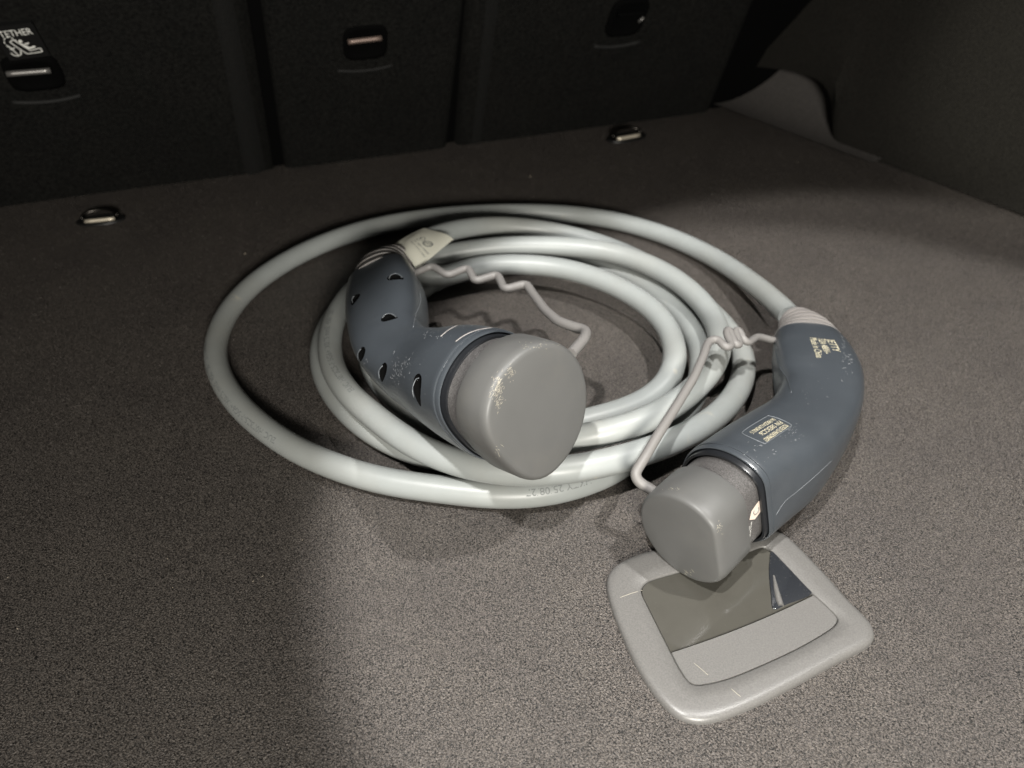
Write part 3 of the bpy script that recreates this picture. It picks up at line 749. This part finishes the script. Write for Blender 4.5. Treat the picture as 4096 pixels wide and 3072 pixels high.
text_decal(bvSR, 'Ident No. 24071188', (3004, 2088), (2996, 2148), 'white_text', M_white, bodyR, vs=1.4)
text_decal(bvSR, '250/480V 32A', (2997, 2104), (2988, 2146), 'white_text', M_white, bodyR, vs=1.3)
# ------------------------------------------------------------------ cap straps
def rounded(P, r, n=6):
    """round the corners of a 3-D polyline"""
    P = [np.array(p) for p in P]; out = [P[0]]
    for i in range(1, len(P)-1):
        a, b, c = P[i-1], P[i], P[i+1]; r1 = min(r, np.linalg.norm(a-b)*.45, np.linalg.norm(c-b)*.45)
        p0 = b+unit(a-b)*r1; p1 = b+unit(c-b)*r1
        for k in range(n+1): t = k/n; out.append((1-t)**2*p0+2*t*(1-t)*b+t*t*p1)
    out.append(P[-1]); return np.array(out)
sl = [(1632, 1104, .058), (1729, 1062, .061), (1790, 1103, .061), (1872, 1070, .062), (1900, 1125, .062), (1990, 1097, .063), (2018, 1158, .063), (2105, 1134, .064), (2135, 1180, .064), (2178, 1238, .066), (2230, 1284, .069), (2290, 1306, .072), (2346, 1322, .075), (2340, 1352, .077), (2285, 1415, .079)]
P = rounded([at(*q) for q in sl], .0055); P = resample(P, .0015); rr_ = np.linspace(.0029, .0038, len(P))
tube('cap_strap', P, rr_, M_strain if False else mat('strap_rubber', (.175, .167, .160), rough=.5, bump=(700, .15, .1)), root, 14)
sr = [(3110, 1366, .040), (3030, 1344, .050), (2993, 1372, .055), (2975, 1362, .057), (2955, 1316, .060), (2938, 1322, .060), (2962, 1378, .058), (2944, 1384, .060), (2915, 1312, .062), (2904, 1330, .062), (2928, 1382, .060), (2905, 1394, .061), (2868, 1352, .062), (2832, 1366, .061), (2815, 1420, .061), (2776, 1510, .060), (2703, 1629, .058), (2636, 1733, .056), (2577, 1833, .052), (2538, 1895, .048), (2550, 1925, .045), (2625, 1972, .040)]
P = rounded([at(*q) for q in sr], .006); P = resample(P, .0015); P2 = P.copy()
for _ in range(3): P2[1:-1] = (P2[:-2]+P2[1:-1]*2+P2[2:])/4
tube('cap_strap', P2, np.linspace(.0026, .0033, len(P2)), bpy.data.materials['strap_rubber'], root, 14)

# ------------------------------------------------------------------ paper tag round the cable at the left connector
i0 = 1; seglen = .052; iA = int(np.searchsorted(clen, .004)); 
V = []; F = []; NU, NV = 16, 34
for i in range(NU+1):
    u = i/NU; L = -.007+(seglen+.004)*u; c = np.array([np.interp(L, clen, path[:, k]) for k in range(3)])+unit(path[2]-path[0])*min(0, L)
    k = int(np.clip(np.searchsorted(clen, L), 1, len(path)-2)); t = unit(path[k+1]-path[k-1])
    side = unit(np.cross(t, (0, 0, 1))); up = np.cross(side, t)
    if side[1] > 0: side = -side
    R_ = RC+.0024-.0012*u; far_edge = at(1668, 1074, .058)*(1-u)+at(1806, 966, .056)*u
    for j in range(NV+1):
        v = j/NV; a0 = rad(10)
        if v < .35: a = rad(-120)+(a0-rad(-120))*(v/.35); p = c+R_*(up*math.cos(a)+side*math.sin(a))
        else:
            p0 = c+R_*(up*math.cos(a0)+side*math.sin(a0)); q = (v-.35)/.65
            p = p0+(far_edge-p0)*q+up*(.0032*math.sin(q*3.1)+.0012*math.sin(5*q+3*u))+t*(.003*q*math.sin(2*u))
        V.append(p)
for i in range(NU):
    for j in range(NV): a = i*(NV+1)+j; F.append((a, a+1, a+NV+2, a+NV+1))
tag = obj('paper_tag', V, F, M_paper); sm = tag.modifiers.new('s', 'SOLIDIFY'); sm.thickness = .0004; bake(tag); auto_smooth(tag, 60); adopt(tag, root)
tag['label'] = 'cream paper tag with printed symbols wrapped round the cable'
bvT = bvh_of(tag)
def tag_print():
    # small type in two rows, the round and square marks
    for s, a, b in (('HKTY-EV32 CABLE', (1640, 968), (1697, 1030)), ('AC 480V MADE', (1652, 962), (1710, 1018))):
        v, f = text_mesh(s, 1.0); wv = v[:, 0].max(); decal(bvT, [(q[0], q[1]*.9) for q in v], f, a, b, wv, 'tag_print', M_ink, tag, .0002)
    ringp = [(math.cos(t), math.sin(t)) for t in np.linspace(0, 2*math.pi, 22)]
    V, F = merge([stroke2d(ringp, .34), stroke2d([(-.5, -.5), (.5, .5)], .3)])
    decal(bvT, V, F, (1711, 976), (1721, 984), .9, 'tag_print', M_ink, tag, .0002)
    V, F = merge([stroke2d([(0, 0), (1.2, 0), (1.5, .4), (1.5, 1.1), (1.2, 1.5), (.4, 1.7)], .12), stroke2d([(0, 0), (.6, 0)], .25), disc2d((.7, .8), .25)])
    decal(bvT, V, F, (1664, 957), (1695, 965), 1.5, 'tag_print', M_ink, tag, .0002)
tag_print()

# ------------------------------------------------------------------ lint and crumbs on the carpet
V = []; F = []
spots = [(70, 2515, 14, 20), (1330, 1790, 0, 0), (1210, 2160, 8, 40), (1050, 2305, 9, -30), (1012, 2325, 7, -20), (690, 2350, 8, 30), (848, 2500, 4, 0), (670, 2235, 5, 20), (32, 2310, 6, -70), (2122, 706, 12, -30), (1480, 2510, 6, 80), (3520, 2310, 6, 30), (5, 2640, 8, 10), (980, 1015, 10, -20), (3190, 650, 6, 20), (1570, 2300, 4, 10), (420, 2300, 4, 50)]
for k in range(14): spots.append((rng.random()*4096, 1000+rng.random()*2070, 1.5+3.5*rng.random()**2, rng.random()*180))
for x, y, l, a in spots:
    if l == 0: continue
    c = at(x, y, .0012); lm = px2m(l, x, y, 0)/2; wd = max(lm*.22, .00018); a = rad(a); U = np.array([math.cos(a), -math.sin(a), .1]); W2 = np.array([math.sin(a), math.cos(a), 0]); k = len(V)
    V += [c-U*lm, c-U*lm*.3+W2*wd+np.array([0, 0, wd]), c+U*lm, c+U*lm*.2-W2*wd, c+np.array([0, 0, wd*2])]
    F += [(k, k+1, k+4), (k+1, k+2, k+4), (k+2, k+3, k+4), (k+3, k, k+4)]
li = obj('lint', V, F, M_lint, smooth=False); li['kind'] = 'stuff'; li['label'] = 'pale crumbs and lint scattered on the boot carpet'; li['category'] = 'lint'
